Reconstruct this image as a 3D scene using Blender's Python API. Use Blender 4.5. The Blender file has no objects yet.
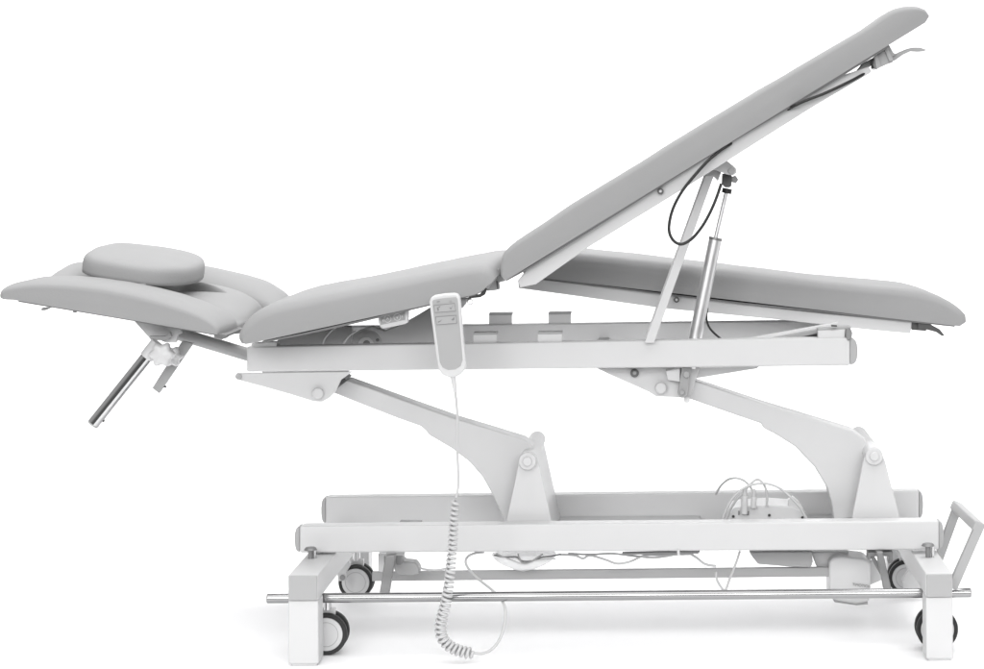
import bpy, bmesh, math, random
from mathutils import Vector, Matrix, noise
random.seed(4)
S = bpy.context.scene
C = S.collection

# ------------------------------------------------------------------ camera
F, VX, VY, D, ZC, TH = 2130.0, 662.0, 160.0, 4.26, 0.959, 0.008
W, H = 984.0, 669.0
cd = bpy.data.cameras.new('camera'); cam = bpy.data.objects.new('camera', cd); C.objects.link(cam)
cd.sensor_width = 36.0; cd.lens = 36.0 * F / W
cd.shift_x = -(VX - W / 2) / W; cd.shift_y = (VY - H / 2) / W
cd.clip_end = 200
c_, s_ = math.cos(TH), math.sin(TH)
cam.matrix_world = Matrix(((c_, s_, 0, 0), (0, 0, -1, -D), (-s_, c_, 0, ZC), (0, 0, 0, 1)))
S.camera = cam

# ------------------------------------------------------------------ studio light
w = bpy.data.worlds.new('World'); S.world = w; w.use_nodes = True
nt = w.node_tree; nt.nodes.clear()
out = nt.nodes.new('ShaderNodeOutputWorld'); bg = nt.nodes.new('ShaderNodeBackground')
tc = nt.nodes.new('ShaderNodeTexCoord'); sx = nt.nodes.new('ShaderNodeSeparateXYZ')
rp = nt.nodes.new('ShaderNodeValToRGB')
nt.links.new(tc.outputs['Generated'], sx.inputs[0]); nt.links.new(sx.outputs['Z'], rp.inputs[0])
e = rp.color_ramp.elements
e[0].position = 0.0; e[0].color = (0.22, 0.22, 0.22, 1)
e[1].position = 0.75; e[1].color = (1, 1, 1, 1)
a = e.new(0.12); a.color = (0.42, 0.42, 0.42, 1)
a = e.new(0.3); a.color = (0.85, 0.85, 0.85, 1)
nt.links.new(rp.outputs[0], bg.inputs[0]); bg.inputs[1].default_value = 0.62
nt.links.new(bg.outputs[0], out.inputs[0])

def area(name, loc, target, sx_, sy_, power):
    l = bpy.data.lights.new(name, 'AREA'); l.shape = 'RECTANGLE'; l.size = sx_; l.size_y = sy_; l.energy = power
    o = bpy.data.objects.new(name, l); C.objects.link(o); o.location = loc
    o.rotation_euler = (Vector(target) - Vector(loc)).to_track_quat('-Z', 'Y').to_euler()
    return o
area('overhead_softbox', (0.5, -0.6, 4.0), (0.2, 0.1, 0), 7.0, 5.0, 185)
area('front_softbox', (-0.5, -5.5, 2.15), (-0.1, 0, 0.35), 5.5, 1.6, 215)
area('backdrop_softbox', (-0.4, 1.0, 4.6), (-0.4, 4.2, 1.2), 7.0, 1.5, 215)
S.view_settings.view_transform = 'Standard'; S.view_settings.look = 'None'
S.view_settings.exposure = 0.0; S.view_settings.gamma = 1.0

# ------------------------------------------------------------------ materials
def mat(name, col, rough=0.5, metal=0.0, bump=0.0, bscale=400, var=0.0, vscale=8, coat=0.0, alpha=1.0, spec=0.5):
    m = bpy.data.materials.new(name); m.use_nodes = True
    n = m.node_tree; p = n.nodes['Principled BSDF']
    p.inputs['Roughness'].default_value = rough; p.inputs['Metallic'].default_value = metal
    p.inputs['Coat Weight'].default_value = coat; p.inputs['Alpha'].default_value = alpha
    p.inputs['Specular IOR Level'].default_value = spec
    if isinstance(col, (int, float)): col = (col, col, col * 1.005)
    p.inputs['Base Color'].default_value = (*col, 1)
    tcn = n.nodes.new('ShaderNodeTexCoord')
    if var:
        nz = n.nodes.new('ShaderNodeTexNoise'); nz.inputs['Scale'].default_value = vscale; nz.inputs['Detail'].default_value = 4
        mr = n.nodes.new('ShaderNodeMapRange'); mr.inputs['To Min'].default_value = 1 - var; mr.inputs['To Max'].default_value = 1 + var
        mx = n.nodes.new('ShaderNodeVectorMath'); mx.operation = 'SCALE'; mx.inputs[0].default_value = col
        n.links.new(tcn.outputs['Object'], nz.inputs['Vector']); n.links.new(nz.outputs['Fac'], mr.inputs['Value'])
        n.links.new(mr.outputs[0], mx.inputs['Scale']); n.links.new(mx.outputs[0], p.inputs['Base Color'])
        rr = n.nodes.new('ShaderNodeMapRange'); rr.inputs['To Min'].default_value = max(0.02, rough - 0.08); rr.inputs['To Max'].default_value = rough + 0.08
        n.links.new(nz.outputs['Fac'], rr.inputs['Value']); n.links.new(rr.outputs[0], p.inputs['Roughness'])
    if bump:
        v = n.nodes.new('ShaderNodeTexNoise'); v.inputs['Scale'].default_value = bscale; v.inputs['Detail'].default_value = 3
        b = n.nodes.new('ShaderNodeBump'); b.inputs['Strength'].default_value = bump; b.inputs['Distance'].default_value = 0.001
        n.links.new(tcn.outputs['Object'], v.inputs['Vector']); n.links.new(v.outputs['Fac'], b.inputs['Height'])
        n.links.new(b.outputs[0], p.inputs['Normal'])
    return m
M = dict(
    vinyl=mat('grey_vinyl', 0.305, 0.68, bump=0.35, bscale=260, var=0.035, vscale=9, spec=0.05),
    white=mat('white_powder_coat', 0.58, 0.42, bump=0.12, bscale=900, var=0.012, vscale=14, spec=0.25),
    plastic=mat('white_plastic', 0.60, 0.38, var=0.01),
    cap=mat('light_grey_plastic', 0.36, 0.45, var=0.02),
    grey=mat('grey_plastic', 0.32, 0.5, var=0.02),
    face=mat('handset_face_film', 0.36, 0.45, var=0.01),
    chrome=mat('chrome', 0.52, 0.06, 1.0, var=0.02),
    barchrome=mat('brushed_chrome', 0.34, 0.16, 1.0, var=0.05, vscale=3),
    satin=mat('satin_chrome', 0.70, 0.36, 0.85, var=0.03, vscale=20),
    dplastic=mat('dark_grey_plastic', 0.07, 0.5, var=0.05),
    steel=mat('zinc_steel', 0.24, 0.42, 0.5, var=0.04, vscale=30),
    dsteel=mat('dark_steel', 0.09, 0.42, 0.5, var=0.05, vscale=30),
    black=mat('black_rubber', 0.012, 0.5),
    tyre=mat('dark_grey_tyre', 0.022, 0.6, var=0.05),
    board=mat('dark_backing_board', 0.16, 0.7, var=0.05),
    ink=mat('grey_ink', 0.20, 0.6),
    cable=mat('pale_grey_cable', 0.50, 0.45),
    clear=mat('clear_wrap', 0.85, 0.2, alpha=0.55),
    floor=mat('white_studio_sheet', 0.96, 0.55, var=0.004, vscale=2, spec=0.3),
)

# ------------------------------------------------------------------ helpers
def P(px, py, Y=0.0):
    u, v = px - VX, -(py - VY)
    k = (D + Y) / F
    return Vector(((u * c_ + v * s_ * -1 if False else u * c_ + v * s_) * k, Y, ZC + (-u * s_ + v * c_) * k))

def link(name, bm, m, parent=None, bevel=0.0, seg=2, angle=35, smooth=True):
    bmesh.ops.remove_doubles(bm, verts=bm.verts, dist=1e-6)
    bmesh.ops.recalc_face_normals(bm, faces=bm.faces)
    me = bpy.data.meshes.new(name); bm.to_mesh(me); bm.free()
    me.materials.append(M[m] if isinstance(m, str) else m)
    if smooth:
        for p in me.polygons: p.use_smooth = True
        me.set_sharp_from_angle(angle=math.radians(angle))
    o = bpy.data.objects.new(name, me); C.objects.link(o)
    if bevel:
        b = o.modifiers.new('bevel', 'BEVEL'); b.width = bevel; b.segments = seg; b.limit_method = 'ANGLE'
        b.angle_limit = math.radians(32); b.harden_normals = True
    if parent is not None:
        o.parent = parent
        if parent.type == 'EMPTY': o.matrix_parent_inverse = Matrix.Translation(-parent.location)
    return o

def root(name, loc, label, cat):
    o = bpy.data.objects.new(name, None); C.objects.link(o); o.location = loc; o.empty_display_size = 0.05
    o['label'] = label; o['category'] = cat
    return o

def xz(pts, Yref):
    r = []
    for p in pts:
        q = P(p[0], p[1], p[2] if len(p) > 2 else Yref); r.append((q.x, q.z))
    return r

def add_prism(bm, poly, Y0, Y1):
    a = [bm.verts.new((x, Y0, z)) for x, z in poly]; b = [bm.verts.new((x, Y1, z)) for x, z in poly]
    n = len(poly); bm.faces.new(a); bm.faces.new(b[::-1])
    for i in range(n):
        bm.faces.new((a[i], b[i], b[(i + 1) % n], a[(i + 1) % n]))

def prism(name, pts, Y0, Y1, m, parent, Yref=None, bevel=0.0012, seg=2):
    bm = bmesh.new(); add_prism(bm, xz(pts, Y0 if Yref is None else Yref), Y0, Y1)
    return link(name, bm, m, parent, bevel, seg)

def add_box(bm, x0, x1, y0, y1, z0, z1):
    add_prism(bm, [(x0, z0), (x1, z0), (x1, z1), (x0, z1)], y0, y1)

def add_cyl(bm, p0, p1, r0, r1=None, n=28, cap=True):
    r1 = r0 if r1 is None else r1
    p0, p1 = Vector(p0), Vector(p1); d = (p1 - p0).normalized()
    u = d.cross(Vector((0, 0, 1)) if abs(d.z) < .9 else Vector((1, 0, 0))).normalized(); v = d.cross(u)
    A, B = [], []
    for i in range(n):
        t = 2 * math.pi * i / n; q = u * math.cos(t) + v * math.sin(t)
        A.append(bm.verts.new(p0 + q * r0)); B.append(bm.verts.new(p1 + q * r1))
    for i in range(n): bm.faces.new((A[i], A[(i + 1) % n], B[(i + 1) % n], B[i]))
    if cap: bm.faces.new(A[::-1]); bm.faces.new(B)

def cyl(name, p0, p1, r, m, parent, r1=None, bevel=0.0, n=28):
    bm = bmesh.new(); add_cyl(bm, p0, p1, r, r1, n)
    return link(name, bm, m, parent, bevel)

def spline(pts, n=10):
    pts = [Vector(p) for p in pts]; o = []
    for i in range(len(pts) - 1):
        p0 = pts[max(i - 1, 0)]; p1 = pts[i]; p2 = pts[i + 1]; p3 = pts[min(i + 2, len(pts) - 1)]
        for k in range(n):
            t = k / n
            o.append(.5 * ((2 * p1) + (p2 - p0) * t + (2 * p0 - 5 * p1 + 4 * p2 - p3) * t * t + (-p0 + 3 * p1 - 3 * p2 + p3) * t ** 3))
    o.append(pts[-1]); return o

def add_sweep(bm, path, r, n=10):
    path = [Vector(p) for p in path]; rings = []; u = None
    for i, p in enumerate(path):
        d = (path[min(i + 1, len(path) - 1)] - path[max(i - 1, 0)]).normalized()
        if u is None: u = d.cross(Vector((0, 1, 0.01))).normalized()
        u = (u - d * u.dot(d)).normalized(); v = d.cross(u)
        rr = r(i / (len(path) - 1)) if callable(r) else r
        rings.append([bm.verts.new(p + (u * math.cos(2 * math.pi * k / n) + v * math.sin(2 * math.pi * k / n)) * rr) for k in range(n)])
    for a, b in zip(rings, rings[1:]):
        for k in range(n): bm.faces.new((a[k], a[(k + 1) % n], b[(k + 1) % n], b[k]))
    bm.faces.new(rings[0][::-1]); bm.faces.new(rings[-1])

def wire(name, pts, r, m, parent, Y=0.0, smooth=10, n=10):
    pp = [P(p[0], p[1], p[2] if len(p) > 2 else Y) for p in pts]
    bm = bmesh.new(); add_sweep(bm, spline(pp, smooth) if smooth else pp, r, n)
    return link(name, bm, m, parent, angle=60)

def pxr(r, Y=0.0): return r * (D + Y) / F          # a size in photo pixels -> metres at depth Y

# cushion: side profile swept across Y, rounded over its long edges
def resample(pts, n):
    pts = [Vector(p) for p in pts]; L = [0]
    for a, b in zip(pts, pts[1:]): L.append(L[-1] + (b - a).length)
    o = []; j = 0
    for i in range(n):
        t = L[-1] * i / (n - 1)
        while j < len(L) - 2 and L[j + 1] < t: j += 1
        f = (t - L[j]) / max(L[j + 1] - L[j], 1e-9); o.append(pts[j].lerp(pts[j + 1], min(f, 1)))
    return o

def cushion(name, bottom, top, Y0, Y1, R, parent, edge=0.5, pull=0.012, nt_=70, ny=40, p=2.2, dent=None, m='vinyl', crown=0.0, wr=1.0, Rf=None):
    bx = [Vector((x, 0, z)) for x, z in bottom]; tx = [Vector((x, 0, z)) for x, z in top]
    a0, a1 = bx[0], bx[-1]; ax = (a1 - a0).normalized(); nn = Vector((-ax.z, 0, ax.x))
    T = resample(spline([bx[0]] + tx + [bx[-1]], 12), nt_)
    L = (a1 - a0).length
    bm = bmesh.new(); rows = []
    for j in range(ny + 1):
        s = j / ny; s = .5 - .5 * math.cos(math.pi * s); s = .35 * s + .65 * (j / ny)
        y = Y0 + (Y1 - Y0) * s; tt = min(y - Y0, Y1 - y)
        RR = (Rf or R) if y - Y0 < Y1 - y else R
        q = max(0, 1 - tt / RR); f = edge + (1 - edge) * (1 - q ** p) ** (1 / p)
        g = pull * (1 - (1 - q ** 2) ** .5)
        f *= 1 + crown * math.cos(math.pi * (s - .5))
        row = []
        for k, t in enumerate(T):
            a = (t - a0).dot(ax); h = (t - a0).dot(nn); h = h * f
            a2 = a + g * (1 if a < L / 2 else -1) * min(1, abs(a - L / 2) / (L * .3))
            pos = a0 + ax * a2 + nn * h; pos.y = y
            if h > .015:
                pos += nn * (noise.noise(pos * 8) * .0018 + noise.noise(Vector((pos.x * 34, pos.y * 12, pos.z * 20))) * .0006) * wr
            if dent: pos = dent(pos, nn, h)
            row.append(bm.verts.new(pos))
        rows.append(row)
    for a, b in zip(rows, rows[1:]):
        for k in range(len(a) - 1): bm.faces.new((a[k], a[k + 1], b[k + 1], b[k]))
        bm.faces.new((a[-1], a[0], b[0], b[-1]))
    bm.faces.new(rows[0]); bm.faces.new(rows[-1][::-1])
    return link(name, bm, m, parent, angle=50)

# ------------------------------------------------------------------ setting: one white studio sweep
bm = bmesh.new(); prof = [(-1.05, 0), (0, 0), (2.6, 0)]
for i in range(1, 25):
    t = math.pi / 2 * i / 24; prof.append((2.6 + 1.6 * math.sin(t), 1.6 - 1.6 * math.cos(t)))
prof.append((4.2, 5.5))
A = [bm.verts.new((-7, y, z)) for y, z in prof]; B = [bm.verts.new((7, y, z)) for y, z in prof]
for i in range(len(prof) - 1): bm.faces.new((A[i], B[i], B[i + 1], A[i + 1]))
fl = link('floor', bm, 'floor'); fl['kind'] = 'structure'

# ================================================================== TABLE
T = root('treatment_table', (0.0 - 0.08, 0.17, 0), 'long white steel treatment table with grey padded sections, one half of the leg end raised', 'treatment table')

# ---- base rails
def rail(name, pts, Y0, Y1, capl, capr, capm='cap'):
    r = prism(name, pts, Y0, Y1, 'white', T, Yref=Y0, bevel=0.004, seg=3)
    def cap(side, dx):
        tl, bl = (pts[0], pts[3]) if side < 0 else (pts[1], pts[2])
        poly = [(tl[0], tl[1] + .6)]
        n = 9
        for i in range(n + 1):
            t = math.pi * i / n; cy = (tl[1] + bl[1]) / 2; hh = abs(bl[1] - tl[1]) / 2 - .6
            poly.append(((tl[0] + bl[0]) / 2 + side * dx * math.sin(t) ** .6, cy - hh * math.cos(t)))
        poly.append((bl[0], bl[1] - .6))
        # drop duplicate end points
        q = [poly[0]]
        for a in poly[1:]:
            if (a[0] - q[-1][0]) ** 2 + (a[1] - q[-1][1]) ** 2 > .2: q.append(a)
        prism('end_cap', q, Y0 + .002, Y1 - .002, capm, r, Yref=Y0, bevel=0.0025, seg=3)
    if capl: cap(-1, capl)
    if capr: cap(1, capr)
    return r
rail('base_rail', [(299.6, 526.2), (939, 520.6), (939, 549.8), (299.6, 553)], 0.0, 0.042, 5.5, 5)
rail('base_rail', [(325.5, 497.2), (919, 490.8), (919, 519), (325.5, 524)], 0.35, 0.392, 4.8, 4.6)

# base plate between rails + inner channel lip
prism('base_plate', [(505, 547, .05), (905, 544.5, .05), (905, 547, .05), (505, 549.5, .05)], .043, .349, 'white', T)
prism('inner_channel', [(553, 517, .34), (700, 516, .34), (700, 522, .34), (553, 523, .34)], .27, .349, 'white', T)
prism('inner_channel', [(806, 515, .34), (838, 514.5, .34), (838, 521, .34), (806, 521, .34)], .24, .349, 'white', T)
prism('rail_slot', [(398.5, 523.0), (420, 523.3), (420, 524.6), (398.5, 524.8)], .06, .10, 'dsteel', T, bevel=0.0003)

# ---- foot beams with legs
def foot(xl, xr, top, capb, bottom, xbolt, ybolt):
    Yf, Yb = -0.20, 0.56
    l = P(xl, top, Yf); r = P(xr, top, Yf); zt = P((xl + xr) / 2, top, Yf).z; zb = P(xl, capb, Yf).z
    zt = min(zt, P(xl + 16, 553.2, 0).z - .001)
    bm = bmesh.new(); add_box(bm, l.x, r.x, Yf + .0, Yb, zb, zt)
    beam = link('foot_beam', bm, 'white', T, 0.003, 3)
    # plastic end plugs
    bm = bmesh.new(); add_box(bm, l.x + .0015, r.x - .0015, Yf - .004, Yf + .002, zb + .0005, zt - .0015); link('end_cap', bm, 'cap', beam, 0.0015)
    # legs
    ll = P(xl + (3.0 if xl < 600 else 0), bottom, Yf)
    for (ya, yb) in ((Yf - .001, Yf + .058), (Yb - .058, Yb + .001)):
        bm = bmesh.new(); add_box(bm, l.x, r.x, ya, yb, .004, zb - .0003)
        leg = link('leg', bm, 'white', beam, 0.003, 3)
        bm = bmesh.new(); add_box(bm, l.x + .004, r.x - .004, ya + .004, yb - .004, .0, .0045); link('foot_pad', bm, 'plastic', leg, 0.001)
    # bolt just in front of the rail
    b = P(xbolt, ybolt, -.035)
    bolt = cyl('clamp_bolt', (b.x, -.035, zt), (b.x, -.035, b.z + .004), 0.0052, 'steel', T, bevel=0.0006)
    cyl('bolt_head', (b.x, -.035, b.z + .0042), (b.x, -.035, b.z + .0095), .0135, 'steel', bolt, r1=.010, bevel=0.001)
    cyl('washer', (b.x + .009, -.035, zt), (b.x + .009, -.035, b.z + .004), .0028, 'chrome', bolt)
    return beam
foot(288, 318, 574.6, 600.5, 663.6, 310.5, 552)
foot(925.6, 952.5, 570.5, 597, 661.5, 928, 548)

# ---- casters
def caster(px, py, Y, r):
    c = P(px, py, Y); c.z = r + .0005
    bm = bmesh.new()
    # fork / housing
    add_prism(bm, [(c.x - .012, c.z + .048), (c.x + .016, c.z + .048), (c.x + .013, c.z - .004), (c.x + .006, c.z - .012), (c.x - .006, c.z - .010), (c.x - .011, c.z)], Y + .0145, Y + .0275)
    k = link('caster', bm, 'plastic', T, 0.002)
    bm = bmesh.new(); add_cyl(bm, (c.x, Y + .018, c.z + .045), (c.x, Y + .018, c.z + .066), .008); link('caster_stem', bm, 'chrome', k)
    for y0 in (Y, Y + .030):
        bm = bmesh.new(); n = 56; prof = [(r * .79, y0 + .001), (r * .96, y0), (r, y0 + .002), (r, y0 + .010), (r * .96, y0 + .012), (r * .79, y0 + .011)]
        rings = [[bm.verts.new((c.x + q * math.cos(2 * math.pi * i / n), y, c.z + q * math.sin(2 * math.pi * i / n))) for q, y in prof] for i in range(n)]
        for i in range(n):
            for j in range(6): bm.faces.new((rings[i][j], rings[(i + 1) % n][j], rings[(i + 1) % n][(j + 1) % 6], rings[i][(j + 1) % 6]))
        link('tyre', bm, 'tyre', k)
        if y0 == Y:
            wire_pts = [Vector((c.x + r * .58 * math.cos(t * math.pi / 24), y0 - .0015, c.z + r * .58 * math.sin(t * math.pi / 24))) for t in range(49)]
            bm = bmesh.new(); add_sweep(bm, wire_pts, .0006, 5); link('hub_ring', bm, 'cap', k)
        bm = bmesh.new(); add_cyl(bm, (c.x, y0 - .0015, c.z), (c.x, y0 + .0115, c.z), r * .795, n=56); link('wheel_hub', bm, 'plastic', k, 0.0015)
caster(326, 629, -.115, .0405)
caster(355.5, 579, .41, .038)
caster(937.5, 629, -.115, .0405)
caster(906, 575, .41, .038)
# swivel brackets beside the rear left wheel
prism('caster_bracket', [(336, 559), (349, 558), (350, 566), (346, 573), (346, 581), (338, 581)], .36, .372, 'plastic', T)
cyl('bracket_bolt', P(342.5, 577.5, .355), P(342.5, 577.5, .362), pxr(3), 'steel', T, bevel=.0008)
cyl('bracket_bolt', P(346.5, 553.5, .34), P(346.5, 561, .34), pxr(2.6), 'chrome', T)
prism('caster_bracket', [(896, 552), (924, 552), (926, 593), (905, 593), (901.5, 581), (908, 570), (904, 562)], .36, .372, 'plastic', T)

# ---- pedal bars
cyl('pedal_bar', P(267.5, 598.4, -.125), P(970.5, 592.6, -.125), pxr(4.8, -.125), 'barchrome', T, bevel=0.001, n=72)
for x in (267.0, 971): cyl('bar_plug', P(x, 598.4 if x < 500 else 592.6, -.125), P(x + (.6 if x < 500 else -.6), 598.4 if x < 500 else 592.6, -.125), pxr(4.2, -.125), 'cap', T)
prism('link_bar', [(372, 572.0), (832, 567.3), (832, 576.6), (372, 581.3)], .14, .152, 'cap', T, bevel=0.001)
# pedal linkage
prism('pedal_link', [(385.2, 556), (395.5, 555), (388.3, 596), (379, 596)], -.02, .004, 'steel', T, bevel=0.002)
prism('pedal_link', [(876.5, 552), (883, 552), (891.5, 589), (884, 590)], -.02, .002, 'steel', T, bevel=0.002)
prism('pedal_link', [(868.5, 554), (873, 554), (885, 574), (881, 576)], .03, .045, 'steel', T, bevel=0.001)
prism('link_bracket', [(868, 552.5), (893, 552), (893, 562), (889, 564), (889, 556), (871, 556.5), (871, 560), (868, 560)], .02, .06, 'steel', T, bevel=0.0006)
prism('link_bracket', [(384, 556), (403, 555.5), (401, 565), (397, 565), (394, 560), (384, 563)], .02, .06, 'steel', T, bevel=0.0006)
prism('lock_housing', [(378, 554), (389, 554), (389, 569), (386, 573), (378, 571)], .08, .12, 'plastic', T)

# small grey brake actuator with lead
g = prism('brake_motor', [(394, 559), (402, 558.5), (404, 561.5), (415, 562.5), (419, 568), (419, 574), (412, 575.5), (398, 575), (394, 570)], .07, .11, 'cap', T, bevel=0.003)
wire('motor_lead', [(418, 567), (424, 569), (436, 570), (448, 568)], .002, 'cable', g, Y=.09)

# ---- push handle at right
hb = []
near = [P(952, 588, -.15), P(979.0, 526.5, -.15)]; far_ = [P(957.5, 506.5, .15), P(938, 560, .15)]
bm = bmesh.new()
def add_bar(bm, p0, p1, wd, dp, up=Vector((0, 1, 0))):
    p0, p1 = Vector(p0), Vector(p1); d = (p1 - p0).normalized(); s = d.cross(up).normalized(); u = s.cross(d).normalized()
    A = [bm.verts.new(p0 + s * a * wd / 2 + u * b * dp / 2) for a, b in ((-1, -1), (1, -1), (1, 1), (-1, 1))]
    B = [bm.verts.new(p1 + s * a * wd / 2 + u * b * dp / 2) for a, b in ((-1, -1), (1, -1), (1, 1), (-1, 1))]
    bm.faces.new(A); bm.faces.new(B[::-1])
    for i in range(4): bm.faces.new((A[i], B[i], B[(i + 1) % 4], A[(i + 1) % 4]))
add_bar(bm, near[0], near[1], .018, .018)
push = link('push_handle', bm, 'cap', T, 0.002)
bm = bmesh.new(); add_bar(bm, far_[1], far_[0], .018, .018); link('handle_side', bm, 'cap', push, 0.002)
bm = bmesh.new(); add_bar(bm, Vector(near[1]) + Vector((-.002, -.009, .0)), Vector(far_[0]) + Vector((-.002, .009, .0)), .022, .02, up=Vector((.42, 0, 1))); link('handle_grip', bm, 'cap', push, 0.004, 3)

# ---- lift stands (near + far plate, slanted side plates) and arms
def stand(near_poly, far_poly, side, axle, axr, arm, armY, back=None):
    st = prism('pivot_stand', near_poly, .046, .056, 'white', T, Yref=.046, bevel=0.002)
    prism('far_plate', far_poly, .352, .362, 'white', st, Yref=.352, bevel=0.002)
    # side web joining both plates
    for (a, b, c, d) in side:
        bm = bmesh.new()
        q = [P(*a, .06), P(*b, .06), P(*c, .35), P(*d, .35)]
        nrm = (q[1] - q[0]).cross(q[2] - q[0]).normalized() * .004
        lo = [bm.verts.new(v) for v in q]; hi = [bm.verts.new(v - nrm) for v in q]
        bm.faces.new(lo); bm.faces.new(hi[::-1])
        for i in range(4): bm.faces.new((lo[i], hi[i], hi[(i + 1) % 4], lo[(i + 1) % 4]))
        link('side_web', bm, 'white', st, 0.001)
    c0 = P(*axle, .04); r = pxr(axr, .04)
    cyl('axle', (c0.x, .034, c0.z), (c0.x, .38, c0.z), r * .92, 'white', st, bevel=0.0025, n=40)
    cyl('axle_cap', (c0.x, .029, c0.z), (c0.x, .036, c0.z), r * .5, 'white', st, bevel=.003, n=40)
    arm_o = prism('lift_arm', arm, armY[0], armY[1], 'white', T, Yref=armY[0], bevel=0.004, seg=3)
    return st, arm_o
near1 = [(505, 527), (507.5, 515), (513, 490), (518.5, 463), (519, 456), (523, 451.5), (529, 450.5), (535, 453), (537.5, 459), (540, 468), (545, 490), (551.8, 522), (552, 527)]
far1 = [(527, 445), (529, 436.5), (534, 433.3), (540, 433.6), (543.5, 440), (545, 452), (550, 475), (556.5, 498), (561, 520), (512, 520)]
arm1 = [(331, 392), (346.5, 379.6), (400, 399), (457, 419.2), (490, 429), (524, 439.5), (533, 446), (536, 460), (530, 490), (522, 520), (505, 524), (500, 511), (493, 496), (482.5, 477), (470, 462.5), (452, 448.5), (428, 434.5), (426.5, 431.5), (420.7, 426.3), (400, 419), (365, 405.5)]
st1, am1 = stand(near1, far1, [((537.5, 459), (551.8, 524), (561, 519), (543.5, 440))], (527.5, 461), 9.6, arm1, (.10, .165))
near2 = [(851.6, 525), (853, 512), (858, 488), (863, 462), (866, 452), (871, 447.5), (877, 448), (882, 453), (885.5, 462), (890, 480), (898, 510), (900.5, 525)]
far2 = [(848, 440), (853, 431), (859, 427.8), (865, 429), (870, 437), (876, 452), (889, 492), (895, 517), (845, 517)]
arm2 = [(683, 396.5), (688.5, 378.5), (725, 391), (762.6, 403.3), (800, 414.5), (853, 430.5), (866, 440), (872, 452), (868, 490), (858, 518), (834, 520), (831.5, 503), (827, 488), (814.6, 467), (795, 446.5), (775, 434), (763, 428), (761, 423.5), (743, 417.5), (710, 406)]
st2, am2 = stand(near2, far2, [((884, 460), (900.2, 524), (896, 517), (868.5, 434))], (874, 456), 9.6, arm2, (.10, .165))
# arm end bushings
prism('arm_sleeve', [(327, 390), (343, 377.5), (346.2, 379.8), (330.6, 392.2)], .09, .175, 'dsteel', am1)

# ---- upper rails
ur = rail('upper_rail', [(246.5, 346.6), (850, 337.4), (850, 365.6), (246.5, 372)], 0.0, 0.035, 0, 8)
ur2 = rail('upper_rail', [(292, 327), (822, 320.5), (822, 345), (292, 349)], 0.34, 0.375, 0, 0)
prism('rail_block', [(251.5, 343.3), (276.5, 342.0), (276.5, 348.5), (251.5, 349)], .002, .033, 'white', T, bevel=.0008)
prism('rail_tab', [(473.3, 333.8), (496.8, 333.2), (496.8, 345), (473.3, 345.4)], .006, .010, 'white', T, bevel=.0006)
prism('rail_tab', [(537.8, 333.2), (562, 333.3), (562, 344), (537.8, 344.4)], .006, .010, 'white', T, bevel=.0006)
prism('rail_tab', [(489, 314.2), (512, 314), (512, 326), (489, 326)], .346, .350, 'white', T, bevel=.0006)
prism('rail_tab', [(548.5, 313.4), (571, 313.2), (571, 326), (548.5, 326)], .346, .350, 'white', T, bevel=.0006)
for (a, b, y, yy) in ((473.3, 496.8, 333.9, .0105), (537.8, 562, 333.3, .0105), (489, 512, 314.3, .3505), (548.5, 571, 313.5, .3505)):
    prism('tab_liner', [(a, y - 1.2), (b, y - 1.5), (b, y + .8), (a, y + 1.1)], yy - .006, yy + .03, 'grey', T, Yref=yy - .006, bevel=.0004)
# cross tubes between the upper rails
for x in (262, 600, 835):
    a = P(x, 356, .035); b = a.copy(); b.y = .34
    bm = bmesh.new(); add_box(bm, a.x - .012, a.x + .012, .035, .34, a.z - .012, a.z + .012); link('cross_tube', bm, 'white', T, .002)

# ---- under-rail pivot plates, left and right
lp = prism('pivot_plate', [(236, 373.2), (352.5, 371.6), (341, 380), (336, 391), (328.5, 398.5), (322, 402), (314, 401.6), (291, 394.5), (266.6, 387.6), (241, 380.8), (235.5, 378)], .004, .012, 'white', T, bevel=.002)
cyl('pivot_knob', P(317.8, 393.5, -.006), P(317.8, 393.5, .006), pxr(6), 'white', lp, bevel=.004, n=40)
cyl('pivot_pin', P(238.5, 376.5, -.002), P(238.5, 376.5, .03), pxr(3.2), 'cap', lp, bevel=.001)
prism('far_plate', [(262, 369), (352, 368), (338, 382), (325, 396), (310, 394), (262, 378)], .20, .208, 'white', lp, Yref=.20, bevel=.002)
rp_ = prism('pivot_plate', [(596, 368), (700, 367), (690, 398), (680, 397.5), (656, 396.5), (649, 392), (634.6, 385.5), (612, 375.6)], .06, .068, 'white', T, bevel=.002)
cyl('pivot_knob', P(661, 388, .045), P(661, 388, .062), pxr(6), 'white', rp_, bevel=.004, n=40)
cyl('plate_bolt', P(634.6, 373, .05), P(634.6, 373, .062), pxr(4.3), 'dsteel', rp_, bevel=.001, n=24)
cyl('bolt_centre', P(634.6, 373, .047), P(634.6, 373, .0502), pxr(2), 'steel', rp_, n=6)
prism('wedge_arm', [(691, 368), (760, 366), (757, 368.5), (692, 379)], .09, .12, 'white', T, bevel=.001)
prism('spacer_block', [(666, 371), (680, 368.5), (680, 382), (668, 380)], .035, .06, 'plastic', T)

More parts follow.
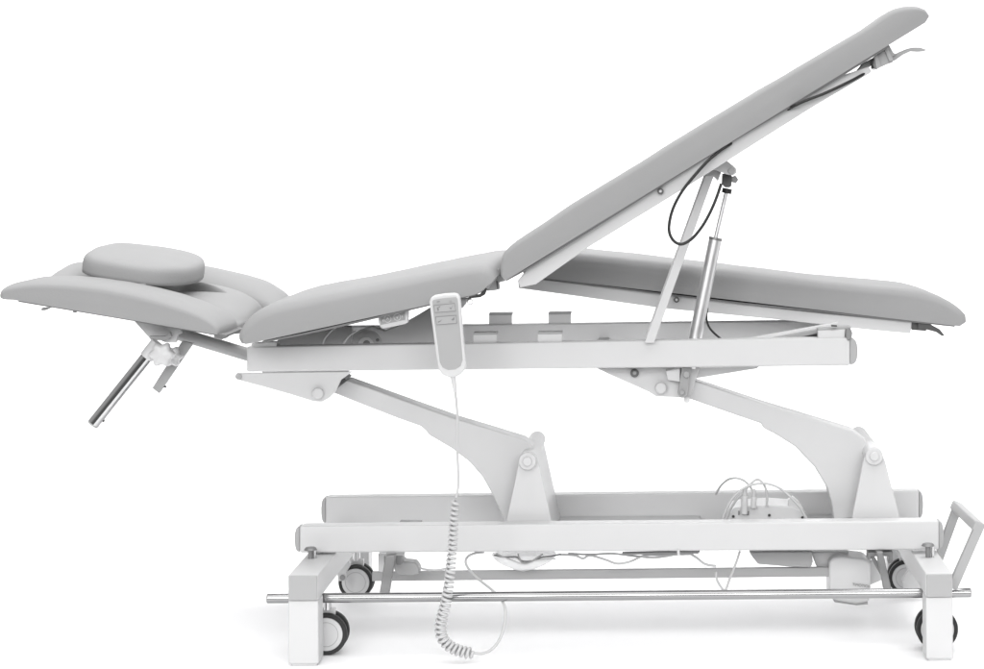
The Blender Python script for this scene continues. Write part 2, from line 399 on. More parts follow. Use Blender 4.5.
# ---- gas spring + strut under the raised section
GY = .05
gs = cyl('gas_spring', P(715.5, 238.5, GY), P(689, 368, GY), pxr(6.6, GY), 'satin', T, bevel=.001, n=36)
cyl('cylinder_collar', P(715.7, 237.5, GY), P(715.2, 240, GY), pxr(6.9, GY), 'steel', gs, n=36)
cyl('piston_rod', P(727, 190, GY), P(715.7, 238, GY), pxr(2.1, GY), 'satin', gs)
cyl('lock_nut', P(727.4, 188.5, GY), P(726.4, 193.3, GY), pxr(4.9, GY), 'black', gs, bevel=.0008)
prism('release_head', [(722.3, 174), (729, 172.5), (732, 176), (731.5, 186), (729.5, 187.5), (725, 187.5), (721.8, 184)], GY - .012, GY + .012, 'dsteel', gs, bevel=.001)
prism('release_tip', [(731.5, 177), (735.5, 175.5), (738.5, 179.5), (736, 183.5), (731.5, 182)], GY - .006, GY + .006, 'steel', gs, bevel=.001)
prism('clevis', [(682, 367), (692, 367), (689.5, 380), (688, 394), (685, 397.8), (680.5, 397.8), (677.8, 394), (680, 380)], .03, .058, 'grey', gs, bevel=.0015)
cyl('clevis_pin', P(682, 392.5, .024), P(682, 392.5, .06), pxr(2.6), 'steel', gs, bevel=.0008)
cyl('clevis_pin', P(686.5, 374.5, .024), P(686.5, 374.5, .06), pxr(3.4), 'steel', gs, bevel=.0008)
cyl('drain_ring', P(686.8, 399.8, .05), P(686.8, 399.8, .058), pxr(3.3), 'plastic', gs)
prism('support_strut', [(706.4, 172.5), (714.6, 174), (654, 343), (644.5, 343)], -.02, .0, 'white', T, bevel=.0012)
prism('support_strut', [(706.4, 172.5), (714.6, 174), (654, 343), (644.5, 343)], .11, .13, 'white', T, Yref=-.02, bevel=.0012)
prism('strut_bracket', [(705.5, 168), (722, 170), (718, 181), (713, 175.5), (706, 176.5)], -.03, .04, 'cap', T, Yref=-.02, bevel=.001)
wire('brake_cable', [(707.5, 308), (706.5, 318), (708.5, 326), (713, 332), (720.5, 338.5), (726, 342)], .0022, 'black', T, Y=GY)

# ---- raised near leg section
YN0, YN1 = -.15, .165
fr = prism('leg_frame', [(517.5, 281), (520, 287.6), (536, 284.3), (588, 247.4), (684, 188.5), (759.6, 140.5), (812, 107.6), (872, 72), (868.5, 66.5), (806, 88.0), (730, 137.5), (684, 167.5), (580, 233), (532.6, 262)], YN0 + .02, YN0 + .045, 'white', T, Yref=YN0 + .02, bevel=.002)
prism('far_side_rail', [(536, 276), (588, 244.4), (684, 185.5), (759.6, 137.5), (812, 104.6), (872, 69), (868.5, 66.5), (806, 88.0), (730, 137.5), (684, 167.5), (580, 233), (532.6, 262)], YN1 - .045, YN1 - .02, 'white', fr, Yref=YN0 + .02, bevel=.002)
for (x, y) in ((660.5, 191.3),):
    cyl('frame_bolt', P(x, y, YN0 + .012), P(x, y, YN0 + .022), pxr(3.1), 'dsteel', fr, bevel=.0006, n=24)
    cyl('bolt_centre', P(x, y, YN0 + .0105), P(x, y, YN0 + .0125), pxr(1.3), 'white', fr, n=12)
prism('ear_bracket', [(700, 170), (722, 157), (733, 165.5), (736.5, 169), (736.5, 173), (733, 175.5), (727, 174.5), (714, 169.5), (703, 175)], -.06, -.05, 'white', fr, Yref=-.06, bevel=.0015)
cyl('ear_bolt', P(731.3, 171, -.066), P(731.3, 171, .07), pxr(3.3), 'steel', fr, bevel=.0005)
bot = xz([(503, 282.2), (532, 266.4), (580, 236.5), (684, 171), (730, 142.2), (815, 91.7), (891, 44.6), (926.5, 22)], YN0)
top = xz([(499.8, 277), (499.6, 266), (502.5, 254), (510, 245.5), (519.5, 238.5), (545, 222), (578.7, 199.8), (630, 168.5), (674, 140.6), (739, 101.6), (806, 62.0), (855, 33.8), (879, 17.6), (888, 11.2), (897, 7.2), (907, 5.4), (916, 5.4), (924, 7.8), (929, 11.5), (930.3, 15.5)], YN0)
lc = cushion('leg_cushion', bot, top, YN0, YN1, .03, T, edge=.80, pull=.004, p=2.4)
lc['label'] = 'raised grey leg cushion'
bb = prism('backing_board', [(506, 281.4), (532, 267.4), (580, 237.6), (684, 172.1), (730, 143.2), (815, 93.3), (889, 47.3), (888.5, 45.5), (815, 90.5), (684, 170), (580, 235.5), (532, 265.4), (506, 279.8)], YN0 + .003, YN1 - .005, 'board', lc, Yref=YN0, bevel=0)
# release lever + cable at the raised end
rb = prism('lever_bracket', [(873, 58.5), (880, 52.5), (889, 44.6), (893, 52), (895.6, 54.5), (890.5, 58), (893.5, 62), (888, 64), (876, 69.5), (873, 68)], YN0 + .03, YN0 + .075, 'cap', T, bevel=.0015)
prism('bracket_plate', [(874, 57), (877.5, 54), (881.5, 66.5), (876.5, 69.8)], YN0 + .024, YN0 + .03, 'cap', rb, bevel=.001)
prism('bracket_plate', [(884, 48.5), (887.5, 46), (893.5, 60), (889.5, 62)], YN0 + .024, YN0 + .03, 'cap', rb, bevel=.001)
prism('lever_recess', [(857, 71.5), (863, 63.5), (873.5, 57.6), (874, 63), (868, 68.5)], YN0 + .05, YN0 + .09, 'grey', rb, bevel=.0008)
wire('cable_end', [(873, 59), (871.8, 64), (873.4, 68.5)], .0024, 'black', rb, Y=YN0 + .02)
lv = prism('release_lever', [(890, 62), (891, 57.5), (896, 53.5), (905, 49.5), (912, 47.5), (920, 47.4), (926.5, 49.6), (925, 51.2), (918, 51.6), (911, 51.2), (903, 55), (895, 60.5)], YN0 + .045, YN0 + .065, 'cap', T, bevel=.002)
cb = wire('brake_cable', [(870, 70.5, YN0 + .03), (852, 80.5, YN0 + .01), (825, 93.3, YN0 + .0), (805, 101, YN0 - .004), (793, 106.5, YN0 - .002), (781, 114, YN0 + .055), (765, 125, YN0 + .06), (748, 135, YN0 + .06), (737, 140.5, YN0 + .055), (728, 145.5, YN0 + .008), (716, 154, YN0 + .006), (704, 165), (686, 186), (676.5, 201), (671, 215), (669, 230), (673, 240), (681, 244.2), (691, 239.5), (700, 229.5), (707, 218.5), (714, 204), (719, 190.5), (721.2, 183.5)], .0030, 'black', T, Y=YN0 + .0, smooth=10)

# ---- flat far leg section
YF0, YF1 = .185, .50
ff = prism('leg_frame', [(535, 278.6), (580, 283.6), (662, 293.8), (744, 304), (826, 313.3), (912, 321.6), (910.5, 333.6), (850, 327.8), (785, 320.2), (662, 308.2), (580, 296.5), (518.5, 288.2), (518, 281)], YF0 + .015, YF0 + .04, 'white', T, Yref=YF0 + .015, bevel=.002)
prism('far_side_rail', [(580, 283.6), (662, 293.8), (744, 304), (826, 313.3), (912, 321.6), (910.5, 333.6), (850, 327.8), (785, 320.2), (662, 308.2), (580, 296.5)], YF1 - .04, YF1 - .015, 'white', ff, Yref=YF0 + .015, bevel=.002)
cyl('frame_bolt', P(676.5, 299.8, YF0 + .006), P(676.5, 299.8, YF0 + .018), pxr(3.1), 'dsteel', ff, bevel=.0006, n=24)
cyl('bolt_centre', P(676.5, 299.8, YF0 + .0045), P(676.5, 299.8, YF0 + .0065), pxr(1.3), 'white', ff, n=12)
bot = xz([(525, 276), (580, 283.2), (662, 293.6), (744, 303.6), (826, 312), (908, 321), (962, 326.6)], YF0)
top = xz([(520, 270), (520, 255), (528, 249), (545, 250.2), (580, 253.6), (640, 260), (703, 267.2), (770, 274.8), (826, 282), (880, 286.5), (915, 290), (936, 295.5), (950, 302), (961, 309.5), (967.5, 316.5), (968, 322)], YF0)
fc = cushion('leg_cushion', bot, top, YF0, YF1, .03, T, edge=.72, pull=.01, p=2.4)
fc['label'] = 'level grey leg cushion'
prism('backing_board', [(536, 276.6), (662, 293.3), (744, 302.9), (826, 311.4), (908, 320.3), (955, 325.4), (955, 327), (908, 322), (826, 313), (744, 304.6), (662, 294.6), (536, 278.2)], YF0 + .003, YF1 - .005, 'board', fc, Yref=YF0, bevel=0)
rb2 = prism('lever_bracket', [(912, 322), (929, 324.5), (926, 331), (912, 330)], YF0 + .02, YF0 + .05, 'dplastic', T, bevel=.001)
prism('release_lever', [(918, 323), (930, 324), (940, 329.5), (944.8, 335.8), (942, 336.2), (936, 332), (926, 329.5), (918, 329.5)], YF0 + .01, YF0 + .019, 'dplastic', T, Yref=YF0 + .01, bevel=.0015)

# tilting bar at the right end of the upper frame
prism('lift_bar', [(722, 343), (838, 322.5), (834, 327.8), (818, 330), (760, 342.5)], .15, .17, 'white', T, Yref=.15, bevel=.001)
prism('lift_bar', [(757, 341), (818, 329.2), (818, 333.2), (787, 341)], .06, .08, 'cap', T, Yref=.06, bevel=.0008)
prism('slot_gap', [(785, 341), (818, 333.4), (818, 339.5), (800, 341)], .05, .10, 'black', T, Yref=.05, bevel=0)
hb_ = prism('end_bracket', [(818, 331), (845, 329.5), (845, 340), (818, 340)], .004, .03, 'white', T, bevel=.001)
prism('end_strip', [(818, 329), (851, 326.6), (851, 329), (818, 331.4)], .01, .05, 'cap', T, bevel=.0006)
prism('latch', [(846, 329), (850.5, 328), (852.5, 333), (851.5, 339), (848, 341), (845.8, 337)], -.002, .02, 'steel', T, bevel=.001)
prism('latch_slot', [(831.5, 325), (837, 325.3), (837, 327), (831.5, 326.6)], .0, .012, 'dsteel', T, bevel=.0003)

# ---- seat / back cushion
YS0, YS1 = -.15, .50
bot = xz([(243, 345), (262, 342.5), (300, 334.6), (340, 326), (378, 317.2), (430.5, 304.6), (460, 298), (478, 294.0)], YS0)
top = xz([(238.5, 344), (235.8, 338), (237, 331), (243, 321.5), (253, 312.5), (266, 306), (284, 301.5), (310, 296.5), (345, 290), (390, 281), (430, 272.5), (462, 266.5), (476, 264.2), (486, 264), (492, 267), (496, 272), (498, 275.5), (492, 283), (487, 289.5), (484, 292)], YS0)
sc = cushion('seat_cushion', bot, top, YS0, YS1, .045, T, edge=.66, pull=.012, p=2.3, crown=.06)
prism('backing_board', [(262, 343.2), (300, 335.8), (340, 327.2), (378, 318.2), (430.5, 305.6), (476, 295.4), (476, 293.6), (430.5, 303.8), (378, 316.4), (300, 333.8), (262, 341.4)], YS0 + .003, YS1 - .005, 'board', sc, Yref=YS0, bevel=0)
prism('corner_clip', [(468, 297), (479, 294.5), (484, 290.5), (485.5, 286), (486.5, 290), (484.5, 295), (480, 297.6), (472, 298.4)], YS0 + .004, YS0 + .02, 'black', sc, Yref=YS0, bevel=.0006)
# hinge between seat and legs
hg = prism('hinge_bracket', [(486.5, 291.5), (487.5, 284), (492, 277.5), (498.5, 268), (500, 276), (504, 281.5), (498.5, 283), (499.3, 289.8), (493, 291)], YS0 + .06, YS0 + .075, 'cap', T, Yref=YS0 + .05, bevel=.0015)
prism('hinge_slot', [(495.8, 281), (497.5, 281.5), (498, 289), (496.8, 289)], YS0 + .056, YS0 + .0605, 'dsteel', hg, Yref=YS0 + .05, bevel=0)
# seat frame mechanism under the cushion
prism('seat_frame', [(352, 349), (352, 335), (360, 330), (372, 326), (384, 331), (400, 325), (416, 316), (430, 307.5), (462, 299), (474, 297), (462, 305), (440, 316), (440, 349)], .13, .16, 'cap', T, Yref=.13, bevel=.002)
prism('shaded_inner_plate', [(277, 347.5), (278, 337), (300, 333), (335, 325.5), (352, 326.5), (352, 347)], .10, .12, 'grey', T, Yref=.10, bevel=.002)  # grey plate: shade on the inner far rail under the seat, put into colour
wire('seat_spring_arm', [(322, 346), (325, 338), (331, 331), (338, 325.5)], .002, 'plastic', T, Y=.09)
wire('seat_spring_arm', [(342, 346), (345, 341), (350, 335), (356, 331)], .002, 'plastic', T, Y=.09)
qd = cyl('quadrant_disc', P(367, 344.5, .055), P(367, 344.5, .062), pxr(15), 'cap', T, bevel=.001, n=48)
cyl('disc_hub', P(366, 345, .05), P(366, 345, .056), pxr(8), 'white', qd, bevel=.001, n=40)
cyl('hub_hole', P(366.6, 343.8, .0475), P(366.6, 343.8, .0505), pxr(3.6), 'dsteel', qd, n=24)
cyl('disc_screw', P(377.5, 340, .052), P(377.5, 340, .056), pxr(1.7), 'dsteel', qd, n=16)
wire('safety_ring', [(466 + 0, 302)] and [(470.2 + 2.6 * math.cos(t * math.pi / 6), 302 + 2.6 * math.sin(t * math.pi / 6)) for t in range(13)], .0008, 'steel', T, Y=YS0 + .04, smooth=3, n=6)
prism('hook_plate', [(459, 299), (468, 298), (466, 304), (462, 308.5), (459, 309)], YS0 + .03, YS0 + .036, 'grey', T, bevel=.0008)
# tilt lever with printed arrows
tl = prism('tilt_lever', [(378, 316), (403, 309), (408.2, 310), (407.8, 322.5), (405, 324.2), (383, 328.6), (380.4, 327), (378.4, 323)], YS0 + .03, YS0 + .05, 'plastic', T, bevel=.002, seg=3)
prism('lever_face', [(380.2, 317), (404.8, 311), (405, 319.8), (380.6, 325.0)], YS0 + .0285, YS0 + .0299, 'grey', tl, bevel=.0003)
def glyph(pts, par, Y, m='plastic'):
    prism('printed_mark', pts, Y - .0006, Y, m, par, Yref=Y, bevel=0)
Yg = YS0 + .0284
def ring_mark(cx, cy, r, par, Y, m, w=.0006):
    wire('printed_mark', [(cx + r * math.cos(2 * math.pi * t / 14), cy + r * math.sin(2 * math.pi * t / 14)) for t in range(15)], w, m, par, Y=Y, smooth=1, n=5)
ring_mark(387.6, 318.9, 3.4, tl, Yg, 'plastic'); ring_mark(397.2, 317.0, 3.4, tl, Yg, 'plastic')
glyph([(386, 320.4), (387.4, 316.8), (389.2, 319.8), (387.6, 318.9)], tl, Yg); glyph([(395.4, 315.8), (396.9, 317.2), (398.6, 315.2), (397.4, 319)], tl, Yg)
glyph([(382.0, 320.6), (383.6, 318.9), (383.8, 322)], tl, Yg); glyph([(402.9, 316.4), (401.6, 314.7), (401.6, 317.9)], tl, Yg)

# ---- head section
def dent(pos, nn, h):
    cx, cy = -1.025, .175
    q = min(1, max(0, (.235 - pos.y) / .15)); pos = pos - nn * (.016 * q * q * (3 - 2 * q) * min(1, h / .04))
    u = (pos.x - cx) / .110; v = (pos.y - cy) / (.092 * (1 - .72 * max(0, u)))
    d = (u * u + v * v) ** .5
    if h > .02 and d < 1.08:
        k = min(1, (1.08 - d) / .30); k = k * k * (3 - 2 * k)
        pos = pos - nn * (h - .012) * k
    return pos
hm_bot = xz([(41, 300, 0.0), (60, 305, 0), (238, 336, 0)], 0)
hm_top = xz([(80, 276, .32), (79.5, 268, .32), (84, 261, .32), (98, 259, .32), (122, 263.5, .32), (160, 271.5, .32), (205, 278, .32), (231, 283, .32), (250, 289.6, .32), (262, 297, .32), (268, 304, .32), (269, 311, .32)], .32)
hc = cushion('headrest_cushion', hm_bot, hm_top, 0.01, .325, .13, T, edge=.5, pull=.02, nt_=300, ny=190, p=2.0, dent=dent)
na_bot = xz([(8, 299), (120, 317.5), (223, 335.8)], -.15)
na_top = xz([(6.0, 297, -.10), (4.6, 292, -.10), (7.5, 287, -.10), (14, 283.5, -.10), (24, 280.8, -.10), (40, 278.2, -.10), (70, 278.4, -.10), (99, 281.6, -.10), (130, 286.5, -.10), (160, 293.2, -.10), (182, 300.5, -.10), (200, 307.5, -.10), (212, 313.5, -.10), (221, 320, -.10), (226, 326.5, -.10), (226, 333.5, -.10)], -.10)
ar1 = cushion('armrest_cushion', na_bot, na_top, -.15, .035, .05, T, edge=.66, pull=.010, nt_=90, ny=50, p=2.2)
fa_bot = xz([(96, 288, .4), (150, 293, .4), (272, 312, .4)], .4)
fa_top = xz([(96, 276, .4), (99, 258, .4), (112, 254.5, .4), (150, 257.5, .4), (185, 263, .4), (206, 266.6, .4), (231, 272, .4), (260, 280, .4), (275, 287.5, .4), (284.5, 295, .4), (288, 303, .4)], .4)
ar2 = cushion('armrest_cushion', fa_bot, fa_top, .315, .50, .08, T, edge=.3, pull=.012, nt_=80, ny=40, p=2.0)
for c_o, l in ((ar1, 'near grey armrest cushion'), (ar2, 'far grey armrest cushion')): c_o['label'] = l
prism('backing_board', [(18, 300.2), (120, 317.0), (226, 335.2), (226, 337.4), (120, 319.0), (18, 302)], -.147, .03, 'board', ar1, Yref=-.15, bevel=0)
prism('small_hook', [(41, 308.5), (43, 307.6), (49, 307.2), (50.5, 306), (50.5, 308), (45, 310.4), (41.5, 310.6)], -.10, -.09, 'cap', T, bevel=.0005)
prism('small_hook', [(72.5, 309), (76, 309.5), (75.5, 313), (73, 312.6)], -.10, -.09, 'cap', T, bevel=.0005)
prism('corner_tab', [(214, 335), (228, 334.5), (226, 338.3), (221, 339.8), (214, 338.5)], -.11, -.09, 'cap', T, bevel=.001)
# mounting plate, tubes, knob
prism('head_bracket', [(134, 321), (180, 329), (182, 333), (177.5, 335), (176.3, 342.5), (165, 342.5), (160, 340), (150, 339)], -.06, -.05, 'white', T, Yref=-.06, bevel=.001)
prism('bracket_step', [(149.5, 336), (166, 336), (170, 331.5), (172, 336.5), (166, 340.5), (151, 339.6)], -.075, -.061, 'cap', T, Yref=-.07, bevel=.001)
cyl('frame_tube', P(176, 333, .06), P(258, 357.5, .06), pxr(6.6, .06), 'cap', T, bevel=.002)
prism('slide_bar', [(193, 343.5), (182, 341), (152.2, 388.0), (159, 393.4)], .0, .012, 'cap', T, Yref=0, bevel=.001)
cyl('stop_pin', P(162, 386.4, .006), P(166.3, 386.8, .006), pxr(1.1), 'dsteel', T)
at = cyl('armrest_tube', P(154.5, 347, -.08), P(93.5, 423.5, -.08), pxr(6.2, -.08), 'chrome', T, bevel=.0006, n=40)
cyl('tube_sleeve', P(158, 342.6, -.08), P(146.5, 357.2, -.08), pxr(7.2, -.08), 'plastic', at, bevel=.001, n=40)
cyl('tube_plug', P(93.7, 423.2, -.08), P(92.6, 424.6, -.08), pxr(5.9, -.08), 'cap', at, n=40)
cyl('stop_pin', P(100.5, 419.6, -.08), P(104.3, 421.2, -.08), pxr(1.4), 'dsteel', at)
def knob(px, py, Y, R):
    c = P(px, py, Y); bm = bmesh.new(); n = 64
    loops = []
    for (k, dy) in ((.0, -.013), (.7, -.0125), (.9, -.010), (1, -.004), (1, .004), (.92, .008), (.6, .009)):
        ring = []
        for i in range(n):
            t = 2 * math.pi * i / n; rr = R * k * (1 + .13 * math.cos(6 * t))
            ring.append(bm.verts.new((c.x + rr * math.cos(t), Y + dy, c.z + rr * math.sin(t))))
        loops.append(ring)
    for a, b in zip(loops, loops[1:]):
        for i in range(n): bm.faces.new((a[i], a[(i + 1) % n], b[(i + 1) % n], b[i]))
    bm.faces.new(loops[-1])
    return link('clamp_knob', bm, 'plastic', T, angle=60)
knob(162, 354.5, -.10, pxr(11.5, -.10)); knob(172, 356.5, -.02, pxr(9.5, 0))

# ---- control box and its cables, between the base rails
cbx = prism('control_box', [(726, 523), (729, 514), (733.5, 508.5), (741, 506.8), (770, 505), (792, 506.5), (803.5, 511), (808, 518), (808, 523)], .10, .20, 'plastic', T, Yref=.10, bevel=.003, seg=3)
for (x, y) in ((733.3, 516.4), (769.3, 515.2), (802.4, 517.5)): cyl('screw', P(x, y, .096), P(x, y, .101), pxr(1.45, .1), 'black', cbx, n=20)
for (x, y) in ((739, 514), (748.3, 514.3)): prism('screw_slot', [(x - .8, y - 3), (x + .8, y - 3), (x + .5, y + 1), (x - .9, y + 1)], .097, .1, 'ink', cbx, bevel=0)
for (x, y0, y1, r) in ((744.3, 488, 514, 3.4), (753.6, 489, 508, 2.9)):
    cyl('plug', P(x, y1, .092), P(x + .3, y0 + 8, .092), pxr(r, .09), 'plastic', cbx, bevel=.001)
    cyl('strain_relief', P(x + .3, y0 + 8, .092), P(x + .6, y0, .092), pxr(r * .8, .09), 'cable', cbx, r1=pxr(r * .5, .09))
cr = .0025
for pts in ([(715.8, 494, .16), (721, 485.5, .14), (728, 479.6, .12), (736, 478), (744, 480.6), (750, 486.5), (753, 492)],
            [(722, 521, .07), (726.5, 509, .07), (734, 496.5, .07), (744, 488, .07), (756, 484, .07), (769, 484, .07), (781, 489, .07), (792, 498.5, .07), (801, 509, .07), (806.5, 520, .07)],
            [(725, 521), (730, 510), (737, 499), (745, 490.5), (751, 483.5), (757, 479.4), (762, 482), (765.5, 488), (767, 496), (766.8, 506)]):
    wire('cable', pts, cr, 'cable', T, Y=.092)
prism('cable_clip', [(788, 500), (793, 496.5), (800, 503), (801, 510), (789, 510.5)], .11, .13, 'plastic', T, Yref=.11)

# ---- motor unit and tray under the rails
prism('battery_tray', [(749, 552), (812, 551.5), (813, 562), (811, 567.6), (790, 566.8), (758, 564.2), (753, 558)], .12, .24, 'cap', T, Yref=.12, bevel=.003)
mo = prism('lift_motor', [(829, 561), (834, 557.5), (842, 556.5), (866, 559), (870.5, 563), (870.5, 586), (869, 602), (856, 604.2), (834, 600.5), (829, 596)], .13, .22, 'plastic', T, Yref=.13, bevel=.006, seg=4)
prism('motor_cover', [(833, 600), (857, 603.3), (868, 602), (868.5, 605.4), (857, 606.4), (835, 603.3)], .14, .21, 'cap', mo, Yref=.13, bevel=.001)
prism('motor_neck', [(812, 554), (850, 553), (848, 559), (829, 566), (829, 578), (820, 574), (816, 566)], .16, .2, 'plastic', mo, Yref=.14, bevel=.003)
prism('motor_neck', [(868, 564), (884, 566), (884, 584), (870, 590)], .18, .2, 'plastic', mo, Yref=.14, bevel=.003)
cu = bpy.data.curves.new('lettering', 'FONT'); cu.body = 'TiMOTION'; cu.size = .0080; cu.extrude = .0003
to = bpy.data.objects.new('lettering', cu); C.objects.link(to)
p = P(852.2, 585.6, .1285); to.location = p; to.rotation_euler = (math.pi / 2, math.radians(8), 0)
bpy.context.view_layer.update()
me = bpy.data.meshes.new_from_object(to.evaluated_get(bpy.context.evaluated_depsgraph_get()))
mw = to.matrix_world.copy(); bpy.data.objects.remove(to); me.transform(mw); me.materials.clear(); me.materials.append(M['ink'])
to = bpy.data.objects.new('lettering', me); C.objects.link(to); to.parent = mo

# cable loom under the front rail
wire('cable', [(560, 554.6), (575, 555.5), (583, 558.4), (590, 555.5), (605, 559.5), (617, 563.6), (630, 561.6), (645, 555.5), (665, 555), (690, 554)], .0024, 'cable', T, Y=.07)
wire('cable', [(568, 553.5), (590, 554.4), (612, 553.6), (634, 556), (652, 557.6), (668, 556), (680, 553.3)], .0022, 'cable', T, Y=.08)
wire('cable', [(690, 553.5), (697, 558), (705, 564), (716, 566)], .0026, 'cable', T, Y=.07)
wire('cable', [(740, 551), (736, 563), (730, 578), (726, 589), (722.5, 589), (717, 580), (716, 572)], .0025, 'cable', T, Y=.06)
prism('loom_strip', [(622, 553.3), (700, 551.8), (698, 553.8), (625, 555)], .05, .07, 'grey', T, Yref=.05, bevel=.0005)
prism('cable_tie', [(677, 549.5), (679.5, 549.5), (680, 555.5), (677.5, 555.5)], -.003, -.0005, 'plastic', T, bevel=.0004)
# clear wrap bag holding spare cable
bm = bmesh.new(); c0 = P(524, 553, .10); rings = []
for i in range(9):
    f = i / 8; rr = math.cos(f * math.pi / 2) ** .7; ring = []
    for k in range(48):
        t = 2 * math.pi * k / 48; q = 1 + .05 * noise.noise(Vector((math.cos(t) * 3, math.sin(t) * 3, f * 3)))
        ring.append(bm.verts.new((c0.x + .066 * max(rr, .02) * math.cos(t) * q, .10 + .035 * max(rr, .02) * math.sin(t) * q, c0.z - .037 * f * q)))
    rings.append(ring)
for a, b in zip(rings, rings[1:]):
    for k in range(48): bm.faces.new((a[k], a[(k + 1) % 48], b[(k + 1) % 48], b[k]))
bm.faces.new(rings[0]); bm.faces.new(rings[-1])
bag = link('cable_bag', bm, 'clear', T, angle=60)
wire('bag_cable', [(494, 555), (505, 557), (516, 557), (522, 561), (533, 561), (541, 557.5), (552, 556), (561, 554)], .0019, 'ink', bag, Y=.062)
wire('bag_cable', [(496, 553.5), (510, 559.5), (524, 564), (538, 560), (556, 558.5)], .0016, 'cable', bag, Y=.06)
wire('bag_cable', [(518, 554), (522, 562.5), (530, 562), (543, 554)], .0016, 'grey', bag, Y=.059)

# ================================================================== PILLOW on the headrest
pc = Vector((P(146, 272, .13).x, .125, P(147, 273, .13).z))
EX = lambda c: 2.75 - .6 * c
PL = root('face_pillow', pc, 'low round grey pillow lying on the headrest over the face opening', 'pillow')
bm = bmesh.new(); n = 96; rx, ry, hgt = .1155, .142, .042; loops = []
prof = [(.02, 0), (.55, 0), (.93, .0), (.975, .02), (.995, .08), (1, .2), (1, .45), (.994, .62), (.975, .76), (.94, .86), (.88, .93), (.78, .975), (.55, 1.02), (.3, 1.05), (.12, 1.06), (.02, 1.06)]
tilt = Matrix.Rotation(math.radians(8.6), 3, 'Y') @ Matrix.Rotation(math.radians(5), 3, 'X')
for k, h in prof:
    ring = []
    for i in range(n):
        t = 2 * math.pi * i / n; cx, sy = math.cos(t), math.sin(t)
        sq = (abs(cx) ** EX(cx) + abs(sy) ** EX(cx)) ** (-1 / EX(cx))
        v = Vector((rx * k * cx * sq, ry * k * sy * sq, hgt * (h)))
        v.z += noise.noise(v * 16) * .0016 * (1 if h > .1 else 0)
        ring.append(bm.verts.new(pc + tilt @ v))
    loops.append(ring)
for a, b in zip(loops, loops[1:]):
    for i in range(n): bm.faces.new((a[i], a[(i + 1) % n], b[(i + 1) % n], b[i]))
bm.faces.new(loops[0][::-1]); bm.faces.new(loops[-1])
link('cover', bm, 'vinyl', PL, angle=70)
def seam(name, k, h, r, m):
    bm = bmesh.new(); pts = []
    for i in range(n + 1):
        t = 2 * math.pi * i / n; cx, sy = math.cos(t), math.sin(t); sq = (abs(cx) ** EX(cx) + abs(sy) ** EX(cx)) ** (-1 / EX(cx))
        pts.append(pc + tilt @ Vector((rx * k * cx * sq, ry * k * sy * sq, hgt * h)))
    add_sweep(bm, pts, r, 6); return link(name, bm, m, PL)
seam('piping', .985, .045, .0017, 'board')
bm = bmesh.new(); q = pc + tilt @ Vector((.03, -ry * .97, .001)); add_box(bm, q.x - .006, q.x + .006, q.y - .004, q.y + .002, q.z - .003, q.z + .002); link('zip_pull', bm, 'grey', PL, .0006)

# ================================================================== REMOTE with coiled cord
YR = -.20
rc = P(447, 335, YR)
RC = root('remote_control', rc, 'small white hand control with four arrow buttons and coiled cord, hanging on the seat edge', 'remote control')
body = [(429.2, 302), (430.6, 297.6), (434.5, 295.4), (444, 293.8), (453.5, 293.3), (457.6, 294), (459.6, 297.5), (460.4, 304), (462, 325), (464.5, 350), (466, 364), (464.6, 370), (460.5, 374.5), (455, 377.2), (449, 377.6), (442.5, 374.8), (438.8, 370.5), (437.3, 363), (434.5, 343), (431.2, 318)]
bo = prism('handset_body', body, YR, YR + .022, 'plastic', RC, bevel=.004, seg=4)
prism('handset_face', [(432.3, 301.2), (434, 299.6), (445, 297.8), (456, 297), (457.6, 299), (459, 318), (461.4, 345), (462.6, 360), (460.6, 366), (455.6, 369.3), (448, 369.8), (442.5, 367.4), (439.8, 362), (436.6, 337), (433.8, 316)], YR - .0012, YR + .002, 'face', RC, Yref=YR, bevel=.0008)
for (a, b, c, d) in (((433.8, 305.6), (454.6, 303.4), (455.8, 311.0), (434.8, 312.6)), ((435.6, 317), (456.2, 315.4), (456.8, 323.2), (436.6, 324.8))):
    bt = prism('button', [a, b, c, d], YR - .0022, YR - .0008, 'cap', RC, Yref=YR, bevel=.0006)
    wire('button_outline', [a, b, c, d, a], .00045, 'ink', bt, Y=YR - .0022, smooth=0, n=5)
def hg_(pts): prism('printed_mark', pts, YR - .0028, YR - .0022, 'ink', RC, Yref=YR, bevel=0)
hg_([(437, 307.5), (438.6, 307.2), (439, 310.6), (437.6, 310.8)]); hg_([(438.6, 306.6), (440.6, 305.8), (439.4, 308)])
hg_([(449.4, 307.4), (451, 309.4), (453.4, 304.8), (451.4, 307.8)])
hg_([(438, 321.6), (441, 320.4), (442.2, 318.6), (441, 321.2), (438.4, 322.6)]); hg_([(451.5, 319.6), (454.4, 317), (454.6, 319.6), (452.6, 320.4)])
hg_([(437, 301.4), (440, 301), (440, 301.7), (437, 302.2)])
prism('indicator_lamp', [(449.4, 300.6), (451.8, 300.4), (451.9, 301.9), (449.5, 302.1)], YR - .0022, YR - .001, 'grey', RC, Yref=YR, bevel=.0003)
cyl('hook', P(447, 303, YR + .022), P(447, 300, YS0 + .01), .003, 'plastic', RC)
cyl('strain_relief', P(453, 376, YR + .011), P(455.2, 392, YR + .011), .0056, 'plastic', RC, r1=.0034, bevel=.0006)
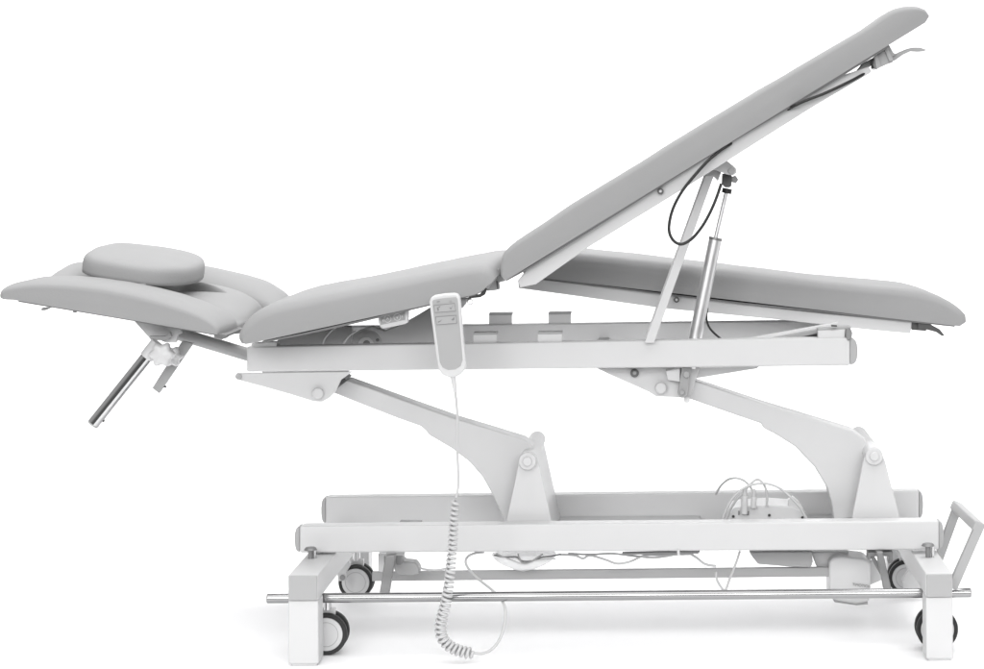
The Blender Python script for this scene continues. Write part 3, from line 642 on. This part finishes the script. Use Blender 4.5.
# straight top of the cord
path_top = [P(*q, YR + .011) for q in ((455, 390), (456.6, 404), (457.4, 420), (457.2, 445), (458, 468), (458.4, 482), (457.6, 491), (456, 498))]
coil_px = [(455.4, 499), (454.6, 510), (453.6, 525), (452.6, 546), (451.0, 562), (449.6, 577), (447.6, 592), (444.8, 607), (441.4, 620), (440.6, 630), (443.0, 639), (449.5, 646), (457.5, 650.0), (466, 652.4), (473.5, 653.2)]
cp = spline([P(*q, YR + .011) for q in coil_px], 14); L = [0]
for a, b in zip(cp, cp[1:]): L.append(L[-1] + (b - a).length)
# pitch opens a little along the hanging part
turns = 37; steps = turns * 16; hel = []; j = 0
for i in range(steps + 1):
    f = i / steps; s = L[-1] * (f ** .97)
    while j < len(L) - 2 and L[j + 1] < s: j += 1
    k = (s - L[j]) / max(L[j + 1] - L[j], 1e-9); c = cp[j].lerp(cp[j + 1], min(1, k))
    d = (cp[min(j + 2, len(cp) - 1)] - cp[max(j - 1, 0)]).normalized()
    u = d.cross(Vector((0, 1, 0))).normalized(); v = Vector((0, 1, 0))
    rad = (.0058 + .0032 * min(1, f * 1.3)) * min(1, f * steps / 10, (1 - f) * steps / 10 + .12)
    t = 2 * math.pi * turns * f
    q = c + u * math.cos(t) * rad + v * math.sin(t) * rad
    q.z = max(q.z, .0024); hel.append(q)
bm = bmesh.new(); add_sweep(bm, spline(path_top, 8)[:-1], .0026, 10); link('cord', bm, 'cable', RC, angle=60)
bm = bmesh.new(); add_sweep(bm, hel, .0030, 8); link('coiled_cord', bm, 'cable', RC, angle=70)
tail = [hel[-1]] + [P(x, y, Y) for x, y, Y in ((482, 653.4, -.185), (492, 649, -.175), (500, 638.5, -.165), (504.6, 624, -.15), (505.2, 609, -.135), (500.5, 598.5, -.115), (491, 589, -.08), (479, 579.5, -.05), (469.5, 570, -.02), (465.6, 562, .0), (468, 556.5, .02), (475, 553.2, .03), (484, 552, .04))]
for q in tail: q.z = max(q.z, .0024)
bm = bmesh.new(); add_sweep(bm, spline(tail, 10), .0027, 10); link('cord_tail', bm, 'cable', RC, angle=60)
